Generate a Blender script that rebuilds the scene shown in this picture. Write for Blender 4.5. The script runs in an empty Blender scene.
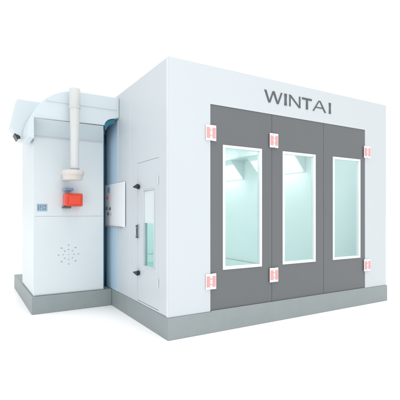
import bpy, bmesh, math, random
from mathutils import Vector
random.seed(3)
scene = bpy.context.scene
COL = scene.collection
R = math.radians

# ------------------------------------------------------------------ materials
def mat(name, col, rough=0.5, metal=0.0, noise=0.0, nscale=3.0, bump=0.0, bscale=60.0, coat=0.0, spec=0.5):
    m = bpy.data.materials.new(name); m.use_nodes = True
    nt = m.node_tree; b = nt.nodes['Principled BSDF']
    b.inputs['Base Color'].default_value = (*col, 1)
    b.inputs['Roughness'].default_value = rough
    b.inputs['Metallic'].default_value = metal
    b.inputs['Specular IOR Level'].default_value = spec
    b.inputs['Coat Weight'].default_value = coat
    b.inputs['Coat Roughness'].default_value = 0.15
    tc = nt.nodes.new('ShaderNodeTexCoord')
    if noise:
        n = nt.nodes.new('ShaderNodeTexNoise'); n.inputs['Scale'].default_value = nscale
        n.inputs['Detail'].default_value = 6; n.inputs['Roughness'].default_value = 0.6
        nt.links.new(tc.outputs['Object'], n.inputs['Vector'])
        mx = nt.nodes.new('ShaderNodeMix'); mx.data_type = 'RGBA'
        mx.inputs['A'].default_value = (*[c * (1 - noise) for c in col], 1)
        mx.inputs['B'].default_value = (*[min(1, c * (1 + noise)) for c in col], 1)
        nt.links.new(n.outputs['Fac'], mx.inputs['Factor'])
        nt.links.new(mx.outputs['Result'], b.inputs['Base Color'])
        mr = nt.nodes.new('ShaderNodeMapRange')
        mr.inputs['To Min'].default_value = rough * 0.8; mr.inputs['To Max'].default_value = min(1, rough * 1.2)
        nt.links.new(n.outputs['Fac'], mr.inputs['Value'])
        nt.links.new(mr.outputs['Result'], b.inputs['Roughness'])
    if bump:
        n2 = nt.nodes.new('ShaderNodeTexNoise'); n2.inputs['Scale'].default_value = bscale
        n2.inputs['Detail'].default_value = 3
        nt.links.new(tc.outputs['Object'], n2.inputs['Vector'])
        bp = nt.nodes.new('ShaderNodeBump'); bp.inputs['Strength'].default_value = bump
        bp.inputs['Distance'].default_value = 0.004
        nt.links.new(n2.outputs['Fac'], bp.inputs['Height'])
        nt.links.new(bp.outputs['Normal'], b.inputs['Normal'])
    return m

def emit(name, col, s):
    m = bpy.data.materials.new(name); m.use_nodes = True
    b = m.node_tree.nodes['Principled BSDF']
    b.inputs['Base Color'].default_value = (*col, 1)
    b.inputs['Emission Color'].default_value = (*col, 1)
    b.inputs['Emission Strength'].default_value = s
    return m

def glass(name, tint, gloss=0.08):
    m = bpy.data.materials.new(name); m.use_nodes = True
    nt = m.node_tree; nt.nodes.clear()
    o = nt.nodes.new('ShaderNodeOutputMaterial'); t = nt.nodes.new('ShaderNodeBsdfTransparent')
    g = nt.nodes.new('ShaderNodeBsdfGlossy'); mx = nt.nodes.new('ShaderNodeMixShader')
    lw = nt.nodes.new('ShaderNodeLayerWeight'); lw.inputs['Blend'].default_value = .5
    pw = nt.nodes.new('ShaderNodeMath'); pw.operation = 'POWER'; pw.inputs[1].default_value = 4.0
    fr = nt.nodes.new('ShaderNodeMath'); fr.operation = 'MULTIPLY_ADD'; fr.inputs[1].default_value = .7; fr.inputs[2].default_value = .03
    nt.links.new(lw.outputs['Facing'], pw.inputs[0]); nt.links.new(pw.outputs[0], fr.inputs[0])
    t.inputs['Color'].default_value = (*tint, 1); g.inputs['Roughness'].default_value = 0.03
    nt.links.new(fr.outputs[0], mx.inputs['Fac'])
    nt.links.new(t.outputs[0], mx.inputs[1]); nt.links.new(g.outputs[0], mx.inputs[2])
    nt.links.new(mx.outputs[0], o.inputs['Surface'])
    return m

M = {
 'wall':   mat('white_wall_panel', (.555, .603, .63), .38, noise=.012, nscale=1.3, bump=.02, bscale=90),
 'cab':    mat('white_cabinet_panel', (.64, .70, .725), .38, noise=.015, nscale=1.6, bump=.02, bscale=90),
 'duct':   mat('duct_sheet_metal', (.585, .66, .69), .36, noise=.03, nscale=2.2, bump=.03, bscale=40),
 'paleblue': mat('pale_blue_wall_shade', (.50, .66, .79), .22, noise=.02, nscale=2),  # blue shading of the side wall, painted as a colour
 'blue':   mat('deep_blue_gap_shade', (.012, .13, .22), .35, noise=.1, nscale=9),  # shade in the gaps, painted dark blue
 'trim':   mat('white_trim', (.68, .71, .73), .35, noise=.01),
 'ctrl':   mat('bright_white_enamel', (.80, .83, .85), .35, noise=.01),
 'base':   mat('grey_plinth_steel', (.265, .305, .312), .5, noise=.09, nscale=5, bump=.12, bscale=25),
 'door':   mat('grey_door_paint', (.126, .137, .142), .42, noise=.04, nscale=2.0, bump=.04, bscale=120),
 'seam':   mat('seam_gasket', (.42, .50, .53), .7),  # plain grey for seams
 'faint':  mat('faint_grey_hinge', (.58, .62, .65), .5),
 'gasket': mat('dark_gasket', (.07, .08, .085), .7),
 'frame':  mat('white_window_frame', (.74, .78, .79), .3),
 'hinge':  mat('white_hinge_steel', (.78, .78, .79), .35, metal=.0),
 'pink':   mat('pink_red_hinge_pad', (.74, .34, .34), .5, noise=.2, nscale=30),
 'text':   mat('charcoal_lettering', (.10, .11, .12), .6),
 'black':  mat('black_plastic', (.010, .013, .014), .4),
 'dark':   mat('dark_grey_plastic', (.09, .10, .11), .5),
 'midgrey':mat('mid_grey_metal', (.33, .37, .39), .45),
 'red':    mat('red_burner_enamel', (.72, .045, .018), .35, noise=.12, nscale=12, coat=.3),
 'orange': mat('orange_burner_cover', (.76, .06, .02), .35, noise=.1, nscale=12),
 'bluegrey': mat('blue_grey_device', (.16, .25, .42), .4),
 'flue':   mat('cream_flue_pipe', (.60, .61, .605), .38, noise=.03, nscale=8),
 'cream':  mat('cream_drum_enamel', (.60, .56, .53), .42, noise=.04, nscale=9),
 'inner':  mat('booth_interior_panel', (.88, .935, .935), .5, noise=.02, nscale=1.5),
 'innerfloor': mat('booth_interior_floor', (.46, .66, .63), .55, noise=.08, nscale=6),
 'innerseam': mat('booth_interior_seam', (.66, .80, .80), .6),
 'label':  mat('blue_grey_badge', (.33, .46, .55), .5, noise=.15, nscale=40),
 'labeldk': mat('dark_badge_mark', (.17, .25, .33), .5),
 'pinkbtn': mat('magenta_button', (.70, .06, .22), .4),
 'glass':  glass('teal_tinted_glass', (.875, .968, .962)),
 'sglass': glass('green_tinted_glass', (.68, .90, .875)),
 'lamp':   emit('lit_lamp_diffuser', (1, 1, 1), 7.2),
 'whitesheet':   mat('matt_white_sheet', (.66, .72, .73), .5),
 'floor':  mat('white_studio_floor', (.93, .93, .93), .9, noise=.004, nscale=.6, spec=.0),
}

# ------------------------------------------------------------------ mesh helpers
def link(name, bm, m, parent=None, bevel=0.0, smooth=False):
    bmesh.ops.recalc_face_normals(bm, faces=bm.faces)
    me = bpy.data.meshes.new(name); bm.to_mesh(me); bm.free()
    o = bpy.data.objects.new(name, me); COL.objects.link(o)
    for mm in (m if isinstance(m, (list, tuple)) else [m]): me.materials.append(mm)
    if parent: o.parent = parent
    if bevel:
        b = o.modifiers.new('bevel', 'BEVEL'); b.width = bevel; b.segments = 3
        b.limit_method = 'ANGLE'; b.angle_limit = R(40)
    if smooth:
        for p in me.polygons: p.use_smooth = True
        me.set_sharp_from_angle(angle=R(40))
    return o

def box(bm, x0, x1, y0, y1, z0, z1, mi=0):
    v = [bm.verts.new((x, y, z)) for x in (x0, x1) for y in (y0, y1) for z in (z0, z1)]
    for f in ((0,1,3,2),(4,6,7,5),(0,4,5,1),(2,3,7,6),(0,2,6,4),(1,5,7,3)):
        bm.faces.new([v[i] for i in f]).material_index = mi

def BX(*a):
    bm = bmesh.new(); box(bm, *a); return bm

def prism(bm, pts, axis, a, b, mi=0):
    """pts 2-D outline; axis 'y' -> pts are (x,z) extruded in y; axis 'x' -> pts are (y,z) extruded in x; 'z' -> (x,y)"""
    def P(p, t):
        return (p[0], t, p[1]) if axis == 'y' else ((t, p[0], p[1]) if axis == 'x' else (p[0], p[1], t))
    va = [bm.verts.new(P(p, a)) for p in pts]; vb = [bm.verts.new(P(p, b)) for p in pts]
    n = len(pts)
    bm.faces.new(va).material_index = mi; bm.faces.new(vb[::-1]).material_index = mi
    for i in range(n):
        bm.faces.new((va[i], vb[i], vb[(i+1) % n], va[(i+1) % n])).material_index = mi

def plate(us, zs, holes, t0, t1, axis):
    """wall slab on a grid of cuts with rectangular holes; axis 'y' spans x/z, axis 'x' spans y/z"""
    bm = bmesh.new(); V = {}
    def v(i, j, k):
        if (i, j, k) not in V:
            t = (t0, t1)[k]
            V[(i, j, k)] = bm.verts.new((us[i], t, zs[j]) if axis == 'y' else (t, us[i], zs[j]))
        return V[(i, j, k)]
    def solid(i, j):
        if i < 0 or j < 0 or i >= len(us)-1 or j >= len(zs)-1: return False
        return (i, j) not in holes
    for i in range(len(us)-1):
        for j in range(len(zs)-1):
            if not solid(i, j): continue
            for k in (0, 1):
                bm.faces.new((v(i,j,k), v(i+1,j,k), v(i+1,j+1,k), v(i,j+1,k)))
            if not solid(i-1, j): bm.faces.new((v(i,j,0), v(i,j,1), v(i,j+1,1), v(i,j+1,0)))
            if not solid(i+1, j): bm.faces.new((v(i+1,j,0), v(i+1,j,1), v(i+1,j+1,1), v(i+1,j+1,0)))
            if not solid(i, j-1): bm.faces.new((v(i,j,0), v(i,j,1), v(i+1,j,1), v(i+1,j,0)))
            if not solid(i, j+1): bm.faces.new((v(i,j+1,0), v(i,j+1,1), v(i+1,j+1,1), v(i+1,j+1,0)))
    return bm

def lathe(bm, prof, cx, cy, n=40, mi=0):
    rings = []
    for r, z in prof:
        rings.append([bm.verts.new((cx + r*math.cos(2*math.pi*i/n), cy + r*math.sin(2*math.pi*i/n), z)) for i in range(n)])
    for a, b in zip(rings, rings[1:]):
        for i in range(n): bm.faces.new((a[i], a[(i+1) % n], b[(i+1) % n], b[i])).material_index = mi
    bm.faces.new(rings[0][::-1]).material_index = mi; bm.faces.new(rings[-1]).material_index = mi

def thing(name, label, cat, loc):
    o = bpy.data.objects.new(name, None); COL.objects.link(o); o.location = (0, 0, 0)
    o.empty_display_size = .3
    o['label'] = label; o['category'] = cat
    return o

# ------------------------------------------------------------------ floor
o = link('floor', BX(-150, 150, -60, 260, -.2, 0), M['floor']); o['kind'] = 'structure'

# ------------------------------------------------------------------ spray booth
W, D, H, BH = 4.20, 6.9, 3.39, .267
booth = thing('spray_booth', 'large white walk-in spray booth with three grey glazed doors on a grey plinth', 'spray booth', (0,0,0))
bm = bmesh.new()
bm.free()
bm = bmesh.new()
# plinth as a ring of four beams, butted
box(bm, -.014, W+.012, -.018, .15, 0, BH)
box(bm, -.014, .15, .15, D, 0, BH)
box(bm, W-.15, W+.012, .15, D, 0, BH)
box(bm, .15, W-.15, D-.15, D, 0, BH)
link('plinth', bm, M['base'], booth, bevel=.006)

DX0, DX1, DZ1 = .595, 3.634, 2.900
Zb = BH + .002
bm = plate([0, DX0-.004, DX1+.004, W], [Zb, DZ1+.004, H], {(1, 0)}, 0, .06, 'y')
link('front_wall', bm, M['wall'], booth, bevel=.004)
PY0, PY1, PZ0, PZ1 = .285, .99, .30, 2.215       # personnel door
bm = plate([.062, PY0-.006, PY1+.006, D-.062], [Zb, PZ0-.006, PZ1+.006, H-.001], {(1, 1)}, .0, .06, 'x')
link('side_wall', bm, M['wall'], booth, bevel=.003)
link('side_wall', BX(W-.06, W, .062, D-.062, Zb, H-.001), M['wall'], booth, bevel=.004)
link('rear_wall', BX(0, W, D-.06, D, Zb, H), M['wall'], booth, bevel=.004)
link('roof', BX(.062, W-.062, .062, D-.062, H-.07, H-.01), M['wall'], booth)
# thin cover strips where wall panels meet (side wall)
for y in (1.30,):
    link('panel_joint', BX(-.0015, -.0002, y-.004, y+.004, Zb, H-.02), M['trim'], booth)
# corner profile
bm = bmesh.new()
box(bm, -.004, -.0004, .004, .055, Zb, H-.003)
link('corner_trim', bm, M['trim'], booth, bevel=.001)
# blue-tinted wall shading beside the heater and dark gap shade, both put in as colour
link('wall_shade_panel', BX(-.010, -.0006, 1.80, 2.35, Zb+.004, 2.985), M['paleblue'], booth, bevel=.003)
link('gap_shade_strip', BX(-.020, -.0006, 2.352, 2.62, Zb+.004, 2.985), M['blue'], booth, bevel=.003)

# interior
IX0, IX1, IY0, IY1, IZ0, IZ1 = .064, W-.064, .07, D-.066, .03, 2.86
link('interior_floor', BX(.152, W-.152, .152, D-.152, 0.002, IZ0), M['innerfloor'], booth)
bm = bmesh.new()
box(bm, IX1-.02, IX1, IY0, IY1, BH+.002, IZ1)                      # right lining
box(bm, IX0, IX0+.02, PY1+.05, IY1, BH+.002, IZ1)                  # left lining beyond the side door
box(bm, IX0+.021, IX1-.021, IY1-.02, IY1, BH+.002, IZ1)            # rear lining
link('interior_lining', bm, M['inner'], booth)
bm = bmesh.new()
box(bm, W-.165, W-.153, .16, D-.16, IZ0+.002, BH)                  # kick board in front of the plinth beam
box(bm, .16, W-.17, D-.165, D-.153, IZ0+.002, BH)
link('kick_board', bm, M['inner'], booth)
link('ceiling', BX(IX0, IX1, IY0, IY1, IZ1+.002, IZ1+.03), M['inner'], booth)
# slanted light boxes in the ceiling corners
def lightbox(xw, sgn, y0, y1):
    bm = bmesh.new()
    a = (xw, 2.38); b = (xw - sgn*.42, IZ1)
    prism(bm, [a, b, (xw, IZ1)], 'y', y0, y1)
    h = link('light_box', bm, M['inner'], booth)
    bm = bmesh.new()
    dx, dz = b[0]-a[0], b[1]-a[1]; L = math.hypot(dx, dz)
    nx, nz = (-sgn*dz/L*1.0, -abs(dx)/L)
    nx = -sgn*abs(dz)/L
    def q(t, off): return (a[0]+dx*t+nx*off, a[1]+dz*t+nz*off)
    prism(bm, [q(.08, .003), q(.74, .003), q(.74, .010), q(.08, .010)], 'y', y0+.06, y1-.06)
    link('lamp_or_added_fill_diffuser', bm, M['lamp'], h)
for a, b in ((1.80, 3.30), (3.95, 5.20), (5.45, 6.75)):
    lightbox(IX1-.021, 1, a, b); 
for a, b in ((1.15, 2.6), (2.9, 4.4), (4.7, 6.2)):
    lightbox(IX0+.021, -1, a, b)

bm = BX(.55, 3.65, .075, .16, 2.60, 2.80)  # unseen fill lamp added over the doors to brighten the interior
hl = link('added_fill_light', bm, M['inner'], booth, bevel=.004)
link('lamp_or_added_fill_diffuser', BX(.60, 3.60, .1605, .166, 2.62, 2.78), M['lamp'], hl)  # glowing face of the added fill

# front door leaves
def window(parent, axis, u0, u1, z0, z1, t_front, fw, gm, fm):
    bm = bmesh.new()
    def bx(a0, a1, b0, b1, c0, c1):
        if axis == 'y': box(bm, a0, a1, b0, b1, c0, c1)
        else: box(bm, b0, b1, a0, a1, c0, c1)
    a, b = t_front - .010, t_front + .052
    bx(u0, u1, a, b, z1-fw, z1); bx(u0, u1, a, b, z0, z0+fw)
    bx(u0, u0+fw, a, b, z0+fw, z1-fw); bx(u1-fw, u1, a, b, z0+fw, z1-fw)
    link('window_frame', bm, fm, parent, bevel=.003)
    bm = bmesh.new(); bx(u0+fw, u1-fw, t_front+.014, t_front+.015, z0+fw, z1-fw)
    # single-sheet pane
    bm.free(); bm = bmesh.new()
    t = t_front + .018
    c = [(u0+fw, z0+fw), (u1-fw, z0+fw), (u1-fw, z1-fw), (u0+fw, z1-fw)]
    bm.faces.new([bm.verts.new((u, t, z) if axis == 'y' else (t, u, z)) for u, z in c])
    link('window_pane', bm, gm, parent)

leaves = [(DX0, 1.612, .782, 1.432), (1.618, 2.652, 1.812, 2.476), (2.658, DX1, 2.857, 3.518)]
doors = []
for x0, x1, w0, w1 in leaves:
    bm = plate([x0, w0, w1, x1], [Zb+.004, .782, 2.405, DZ1], {(1, 1)}, .008, .058, 'y')
    d = link('door', bm, M['door'], booth, bevel=.004)
    window(d, 'y', w0+.001, w1-.001, .783, 2.404, .008, .036, M['glass'], M['frame'])
    doors.append(d)
bm = bmesh.new()
for x in (1.615, 2.655): box(bm, x-.0025, x+.0025, .0125, .05, Zb+.004, DZ1)
link('door_gasket', bm, M['gasket'], booth)
link('threshold', BX(DX0, DX1, -.014, .0, BH+.0005, BH+.010), M['midgrey'], booth, bevel=.002)

# hinges
def hinge(x, z, w):
    bm = bmesh.new()
    box(bm, x-w/2, x-.010, -.016, -.006, z-.10, z+.10)
    box(bm, x+.010, x+w/2, -.016, -.006, z-.10, z+.10)
    h = link('hinge', bm, M['hinge'], booth, bevel=.004)
    bm = bmesh.new()
    for k in range(3):
        lathe(bm, [(.0145, z-.096+k*.066), (.0145, z-.096+k*.066+.060)], x, -.016, 20)
    link('knuckle', bm, M['hinge'], h, smooth=True)
    bm = bmesh.new()
    for s in (-1, 1):
        c = x + s*w*.28
        box(bm, c-w*.15, c+w*.15, -.021, -.0162, z-.068, z+.068)
    link('hinge_pad', bm, M['pink'], h, bevel=.004)
for x, w in ((.592, .155), (1.615+.022, .155), (3.675, .165)):
    for z in (2.535, .652): hinge(x, z, w)

# lettering WINTAI, thick and thin strokes
QN = [0]
def quad(bm, p):
    QN[0] = (QN[0] + 1) % 6
    prism(bm, p, 'y', -.006 - QN[0]*.0007, -.0004 - QN[0]*.00005)
Z0, Z1 = 3.062, 3.228
def stroke(bm, xa, za, xb, zb, wa, wb=None):
    wb = wb or wa
    quad(bm, [(xa-wa/2, za), (xa+wa/2, za), (xb+wb/2, zb), (xb-wb/2, zb)])
def letter(fn):
    bm = bmesh.new(); fn(bm); link('letter', bm, M['text'], booth)
def L_W(bm):
    x = 1.470; w = .325
    stroke(bm, x+.018, Z1, x+w*.27, Z0, .038, .030)
    stroke(bm, x+w*.285, Z0, x+w*.50, Z1, .028, .026)
    stroke(bm, x+w*.515, Z1, x+w*.74, Z0, .038, .030)
    stroke(bm, x+w*.755, Z0, x+w-.008, Z1, .028, .026)
def L_I(xc):
    def f(bm):
        h = (Z1-Z0); zm = (Z0+Z1)/2
        quad(bm, [(xc-.024, Z0), (xc+.024, Z0), (xc+.017, zm), (xc+.024, Z1), (xc-.024, Z1), (xc-.017, zm)])
    return f
def L_N(bm):
    x = 1.935; w = .215
    stroke(bm, x+.012, Z0, x+.012, Z1, .028, .026)
    stroke(bm, x+.010, Z1, x+w-.010, Z0, .042, .036)
    stroke(bm, x+w-.010, Z0, x+w-.010, Z1, .026, .028)
def L_T(bm):
    x = 2.190; w = .195; xc = x+w/2
    quad(bm, [(x, Z1-.028), (x+w, Z1-.028), (x+w+.004, Z1), (x-.004, Z1)])
    quad(bm, [(xc-.021, Z0), (xc+.021, Z0), (xc+.017, Z1-.029), (xc-.017, Z1-.029)])
def L_A(bm):
    x = 2.410; w = .285; ax = x+w*.50
    stroke(bm, x+.010, Z0, ax-.008, Z1, .027, .020)
    stroke(bm, x+w-.016, Z0, ax+.008, Z1, .040, .030)
    quad(bm, [(x+w*.24, Z0+.052), (x+w*.76, Z0+.052), (x+w*.72, Z0+.068), (x+w*.28, Z0+.068)])
for fn in (L_W, L_I(1.862), L_N, L_T, L_A, L_I(2.782)): letter(fn)

# side personnel door
bm = plate([PY0, .400, .775, PY1], [PZ0, .795, 1.835, PZ1], {(1, 1)}, .002, .055, 'x')
pd = link('side_door', bm, M['wall'], booth, bevel=.004)
window(pd, 'x', .401, .774, .796, 1.834, .002, .014, M['sglass'], M['wall'])
link('upper_pane_sheet', BX(.012, .015, .418, .758, 1.385, 1.815), M['whitesheet'], pd)  # plain white sheet over the upper part of the pane
bm = bmesh.new()
box(bm, .010, .050, PY0-.0055, PY0-.0005, PZ0, PZ1); box(bm, .010, .050, PY1+.0005, PY1+.0055, PZ0, PZ1)
box(bm, .010, .050, PY0, PY1, PZ1+.0005, PZ1+.0055)
link('door_gasket', bm, M['faint'], pd)
for z in (1.885, .685):                       # black pressure latches
    bm = bmesh.new()
    lathe(bm, [(.030, 0), (.034, .006), (.034, .020), (.026, .026)], 0, 0, 24)
    for v in bm.verts: v.co = Vector((-v.co.z*1.0 + .001, v.co.y + .930, v.co.x + z))
    prism(bm, [(.885, z-.030), (1.030, z-.006), (1.030, z+.008), (.885, z+.036)], 'x', -.052, -.026)
    link('latch', bm, M['black'], pd, bevel=.003)
bm = bmesh.new()
box(bm, -.010, .0015, .935, .990, 1.165, 1.360)
lk = link('lock_plate', bm, M['midgrey'], pd, bevel=.003)
bm = bmesh.new()
box(bm, -.030, -.011, .945, .985, 1.315, 1.352); box(bm, -.030, -.011, .940, .985, 1.170, 1.205)
box(bm, -.030, -.011, .955, .972, 1.210, 1.310)
link('door_handle', bm, M['dark'], pd, bevel=.004)
for z in (1.93, .64):
    bm = bmesh.new(); lathe(bm, [(.010, z-.05), (.010, z+.05)], -.009, PY0-.003, 16)
    link('hinge', bm, M['faint'], pd, smooth=True)

# ------------------------------------------------------------------ heater unit
heat = thing('heating_unit', 'white upright heating cabinet with roof duct, flue pipe and red burner on grey plinth', 'heating unit', (-.7,2.8,0))
GX0, GX1, GY0, GY1 = -1.205, -.135, 2.13, 3.50
bm = bmesh.new()
box(bm, -1.235, -.016, 2.09, 4.60, 0, .266)
link('plinth', bm, M['base'], heat, bevel=.006)
bm = BX(GX0, GX1, GY0, GY1, .268, 2.86)
link('cabinet_body', bm, M['cab'], heat, bevel=.008)
bm = bmesh.new()      # removable front panels, slightly proud
link('front_panel', BX(GX0+.012, GX1-.012, GY0-.008, GY0-.0005, .285, 1.466), M['cab'], heat, bevel=.003)
link('front_panel', BX(GX0+.012, GX1-.012, GY0-.008, GY0-.0005, 1.474, 2.66), M['cab'], heat, bevel=.003)
bm.free()
for x, z in [(xx, z) for z in (.33, 1.42, 1.52, 2.62) for xx in (GX0+.035, GX1-.035)]:
    bm = bmesh.new(); n = 12
    va = [bm.verts.new((x+.0045*math.cos(6.283*i/n), GY0-.0105, z+.0045*math.sin(6.283*i/n))) for i in range(n)]
    vb = [bm.verts.new((x+.006*math.cos(6.283*i/n), GY0-.0082, z+.006*math.sin(6.283*i/n))) for i in range(n)]
    bm.faces.new(va)
    for i in range(n): bm.faces.new((va[i], vb[i], vb[(i+1)%n], va[(i+1)%n]))
    link('screw', bm, M['faint'], heat)
# dark blue strip painting the shade in the gap between cabinet and booth
link('gap_shade_strip', BX(GX1+.0005, -.034, 2.40, 2.46, .268, 2.86), M['blue'], heat)

# roof duct with rounded left shoulder, extruded backwards; right end rounded up to the booth wall
def arc(cx, cz, r, a0, a1, n):
    return [(cx + r*math.cos(R(a0+(a1-a0)*i/n)), cz + r*math.sin(R(a0+(a1-a0)*i/n))) for i in range(n+1)]
DT = 3.335
out = [(-.003, 3.02)]
out += [(-.003, DT)]
def ell(cx, cz, rx, rz, a0, a1, n):
    return [(cx + rx*math.cos(R(a0+(a1-a0)*i/n)), cz + rz*math.sin(R(a0+(a1-a0)*i/n))) for i in range(n+1)]
out += ell(-.64, 2.64, .69, .695, 90, 184, 18)      # big quarter round shoulder
out += [(-1.245, 2.585), (-1.245, 2.872)]
out += [(-.235, 2.880)]
out += ell(-.06, 2.875, .17, .125, 176, 100, 8)
out = out[:-1]
bm = bmesh.new(); prism(bm, out, 'y', 1.77, 2.45)
rd = link('roof_duct', bm, M['duct'], heat, bevel=.006)
link('duct_run', BX(-.94, -.004, 2.452, 3.45, 2.862, 3.325), M['duct'], heat, bevel=.006)
bm = bmesh.new(); 
sv = [bm.verts.new(p) for p in ((-1.243,1.785,2.870),(-1.243,2.120,2.870),(-1.243,2.120,2.685),(-.245,1.785,2.870),(-.140,2.120,2.870),(-.140,2.120,2.685))]
for f in ((0,2,1),(3,4,5),(0,3,5,2),(0,1,4,3),(1,2,5,4)): bm.faces.new([sv[i] for i in f])
link('duct_skirt', bm, M['duct'], rd)
# blue curved strip painting the shade under the duct's right end
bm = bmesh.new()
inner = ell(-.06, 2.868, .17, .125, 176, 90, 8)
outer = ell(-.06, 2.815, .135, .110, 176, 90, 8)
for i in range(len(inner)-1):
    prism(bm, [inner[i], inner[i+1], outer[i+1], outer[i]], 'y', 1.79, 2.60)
link('duct_shade_strip', bm, M['blue'], heat)
# folded seams across the duct
bm = bmesh.new(); box(bm, -1.09, -.031, 1.762, 1.7695, 3.135, 3.148); link('duct_seam', bm, M['duct'], heat, bevel=.002)
bm = bmesh.new(); box(bm, -1.243, -.24, 1.762, 1.7695, 2.884, 2.905); link('duct_seam', bm, M['duct'], heat, bevel=.002)
bm = bmesh.new(); box(bm, -.030, -.006, 1.758, 1.7695, 3.03, DT-.004); link('duct_flange', bm, M['duct'], heat, bevel=.002)
# intake hood hanging at the left behind the shoulder
hp = [(-1.00, 3.285), (-1.395, 3.295), (-1.485, 2.860), (-1.375, 2.665), (-1.215, 2.665), (-1.215, 2.87), (-1.00, 2.87)]
bm = bmesh.new(); prism(bm, hp, 'y', 2.46, 2.80)
# fill between hood and duct body
link('intake_hood', bm, M['duct'], heat, bevel=.012)
bm = bmesh.new()
a, b = Vector((-1.485, 2.860)), Vector((-1.375, 2.665)); dvec = (b-a).normalized(); nn = Vector((dvec.y, -dvec.x))
if nn.x > 0: nn = -nn
p0 = a + dvec*.125; p1 = b - dvec*.004
prism(bm, [tuple(p0+nn*.002), tuple(p1+nn*.002), tuple(p1+nn*.016), tuple(p0+nn*.016)], 'y', 2.452, 2.70)
prism(bm, [(-1.418, 2.735), (-1.385, 2.670), (-1.352, 2.670), (-1.352, 2.710), (-1.39, 2.735)], 'y', 2.450, 2.4585)
link('intake_mouth', bm, M['black'], heat)

# flue pipe
FX, FY = -.722, 1.60
bm = bmesh.new()
lathe(bm, [(.072, 3.05), (.078, 3.06), (.078, 3.295), (.070, 3.318)], FX, FY)
lathe(bm, [(.080, 3.035), (.084, 3.039), (.084, 3.051), (.080, 3.055)], FX, FY)
lathe(bm, [(.058, 2.168), (.060, 2.5), (.073, 3.036)], FX, FY)
fl = link('flue_pipe', bm, M['flue'], heat, smooth=True)
bm = bmesh.new(); lathe(bm, [(.062, 2.139), (.066, 2.143), (.066, 2.163), (.062, 2.167)], FX+.0, FY)
link('pipe_collar', bm, M['midgrey'], fl, smooth=True)
bm = bmesh.new()
lathe(bm, [(.112, 1.992), (.128, 1.997), (.136, 2.02), (.140, 2.060), (.154, 2.072), (.157, 2.110), (.150, 2.130), (.110, 2.139)], FX-.025, FY, 48)
dr = link('flue_drum', bm, M['cream'], heat, smooth=True)
link('drum_bracket', BX(FX-.085, FX+.035, FY+.12, GY0-.009, 2.02, 2.12), M['cream'], dr, bevel=.01)
bm = bmesh.new(); box(bm, FX-.02, FX+.02, FY+.083, 1.769, 3.034, 3.056)
link('pipe_bracket', bm, M['flue'], fl)

# burner
bm = bmesh.new(); box(bm, -.785, -.520, 1.93, GY0-.009, 1.622, 1.822)
bu = link('burner', bm, M['red'], heat, bevel=.022)
bm = bmesh.new(); box(bm, -.735, -.560, 1.905, 1.929, 1.650, 1.790); link('burner_cover', bm, M['orange'], bu, bevel=.01)
bm = bmesh.new(); box(bm, -.800, -.690, 1.96, GY0-.02, 1.592, 1.620); link('burner_pump', bm, M['dark'], bu, bevel=.004)
bm = bmesh.new(); box(bm, -.770, -.655, 1.96, GY0-.02, 1.862, 1.902); box(bm, -.745, -.725, 2.0, 2.06, 1.824, 1.862)
link('burner_controller', bm, M['bluegrey'], bu, bevel=.005)
bm = bmesh.new(); box(bm, -.795, -.771, 1.965, GY0-.025, 1.866, 1.894); link('cable_gland', bm, M['midgrey'], bu, bevel=.003)

# small badge, unreadable in the photograph
lx0, lx1, lz0, lz1 = -1.160, -1.010, 1.545, 1.660
bm = bmesh.new(); box(bm, lx0, lx1, GY0-.011, GY0-.0085, lz0, lz1)
bd = link('badge', bm, M['label'], heat, bevel=.004)
bm = bmesh.new()
for (a, b, c, d) in ((.012,.030,.02,.095),(.040,.062,.05,.098),(.040,.055,.015,.045),(.075,.090,.015,.100),(.098,.138,.070,.098),(.118,.134,.018,.064),(.098,.112,.02,.05)):
    box(bm, lx0+a, lx0+b, GY0-.0125, GY0-.0113, lz0+c, lz0+d)
link('badge_mark', bm, M['labeldk'], bd)

# round pattern of vent holes
vx, vz, yy = -.695, .870, GY0-.0095
def slot(cx, cz, rx, rz):
    bm = bmesh.new(); n = 14
    va = [bm.verts.new((cx+rx*math.cos(6.2832*i/n), yy, cz+rz*math.sin(6.2832*i/n))) for i in range(n)]
    vb = [bm.verts.new((v.co.x, yy+.0012, v.co.z)) for v in va]
    bm.faces.new(va)
    for i in range(n): bm.faces.new((va[i], vb[i], vb[(i+1)%n], va[(i+1)%n]))
    link('vent_hole', bm, M['midgrey'], heat)
for k in range(8):
    a = k*math.pi/4; slot(vx+.150*math.cos(a), vz+.148*math.sin(a), .012 if k % 2 == 0 else .016, .010)
for k in range(8):
    a = k*math.pi/4; slot(vx+.082*math.cos(a), vz+.078*math.sin(a), .013 if k in (1, 2, 3) else .010, .009)
slot(vx, vz, .008, .007)

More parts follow.
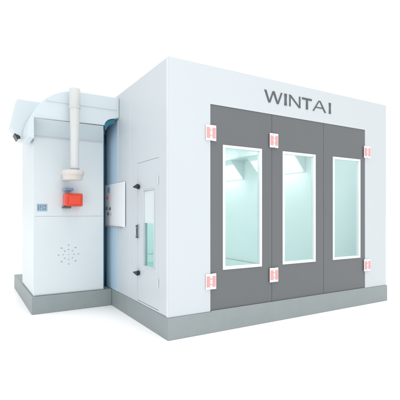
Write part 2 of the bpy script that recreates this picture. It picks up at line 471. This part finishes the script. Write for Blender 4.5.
# ------------------------------------------------------------------ control box on the booth wall
ctrl = thing('control_box', 'flat white control box with small knobs fixed to the booth wall beside the heater', 'control box', (0,2,1.3))
link('housing', BX(-.022, -.011, 1.45, 2.42, 1.305, 1.995), M['ctrl'], ctrl, bevel=.010)
link('housing_shade_strip', BX(-.040, -.011, 1.60, 2.41, 1.290, 1.304), M['midgrey'], ctrl)  # grey strip painting the line of shade under the box
cx = -.0225
link('switch', BX(cx-.018, cx, 2.14, 2.21, 1.86, 1.935), M['bluegrey'], ctrl, bevel=.004)
def knob(y, z, r, m, name):
    bm = bmesh.new(); lathe(bm, [(r, 0), (r, .012), (r*.8, .020)], 0, 0, 20)
    for v in bm.verts: v.co = Vector((cx - v.co.z, v.co.y + y, v.co.x + z))
    link(name, bm, M[m], ctrl, smooth=True)
knob(2.25, 1.775, .026, 'pinkbtn', 'button')
knob(2.30, 1.600, .026, 'dark', 'knob'); knob(2.13, 1.590, .026, 'dark', 'knob'); knob(2.22, 1.505, .024, 'dark', 'knob'); knob(2.09, 1.500, .020, 'midgrey', 'knob')

# ------------------------------------------------------------------ light
w = bpy.data.worlds.new('World'); scene.world = w; w.use_nodes = True
bg = w.node_tree.nodes['Background']; bg.inputs['Color'].default_value = (1, 1, 1, 1); bg.inputs['Strength'].default_value = 1.02
def area(name, loc, tgt, size, power, col=(1,1,1)):
    l = bpy.data.lights.new(name, 'AREA'); l.shape = 'RECTANGLE'; l.size = size[0]; l.size_y = size[1]; l.energy = power; l.color = col
    o = bpy.data.objects.new(name, l); COL.objects.link(o); o.location = loc
    o.rotation_euler = (Vector(tgt)-Vector(loc)).to_track_quat('-Z', 'Y').to_euler()
    return o
sl = bpy.data.lights.new('key_lamp', 'SUN'); sl.energy = 1.6; sl.angle = R(50)
so = bpy.data.objects.new('key_lamp', sl); COL.objects.link(so); so.location = (2, -8, 10)
so.rotation_euler = Vector((-.05, .18, -1.0)).to_track_quat('-Z', 'Y').to_euler()

area('softbox', (-1.2, -5.2, 3.6), (.8, 0, 1.6), (2.0, 2.0), 50)
area('left_tint_fill', (-6.5, 0.5, 2.2), (0, 2.0, 1.5), (2.5, 3.5), 14, (.35, .75, 1.0))  # bluish fill added to lift and tint the side wall

# ------------------------------------------------------------------ camera
cam = bpy.data.cameras.new('camera'); co = bpy.data.objects.new('camera', cam); COL.objects.link(co)
co.location = (-2.0655, -4.205, 1.52); co.rotation_euler = (R(90), 0, R(-30.75))
cam.sensor_width = 36; cam.lens = 36*392/400; cam.shift_y = 13/400; cam.clip_end = 1000; cam.clip_start = .05
scene.camera = co
scene.render.resolution_x = 1024; scene.render.resolution_y = 1024
scene.render.engine = 'CYCLES'
scene.cycles.max_bounces = 10; scene.cycles.transparent_max_bounces = 12
scene.view_settings.view_transform = 'Standard'; scene.view_settings.look = 'None'
scene.view_settings.exposure = 0; scene.view_settings.gamma = 1
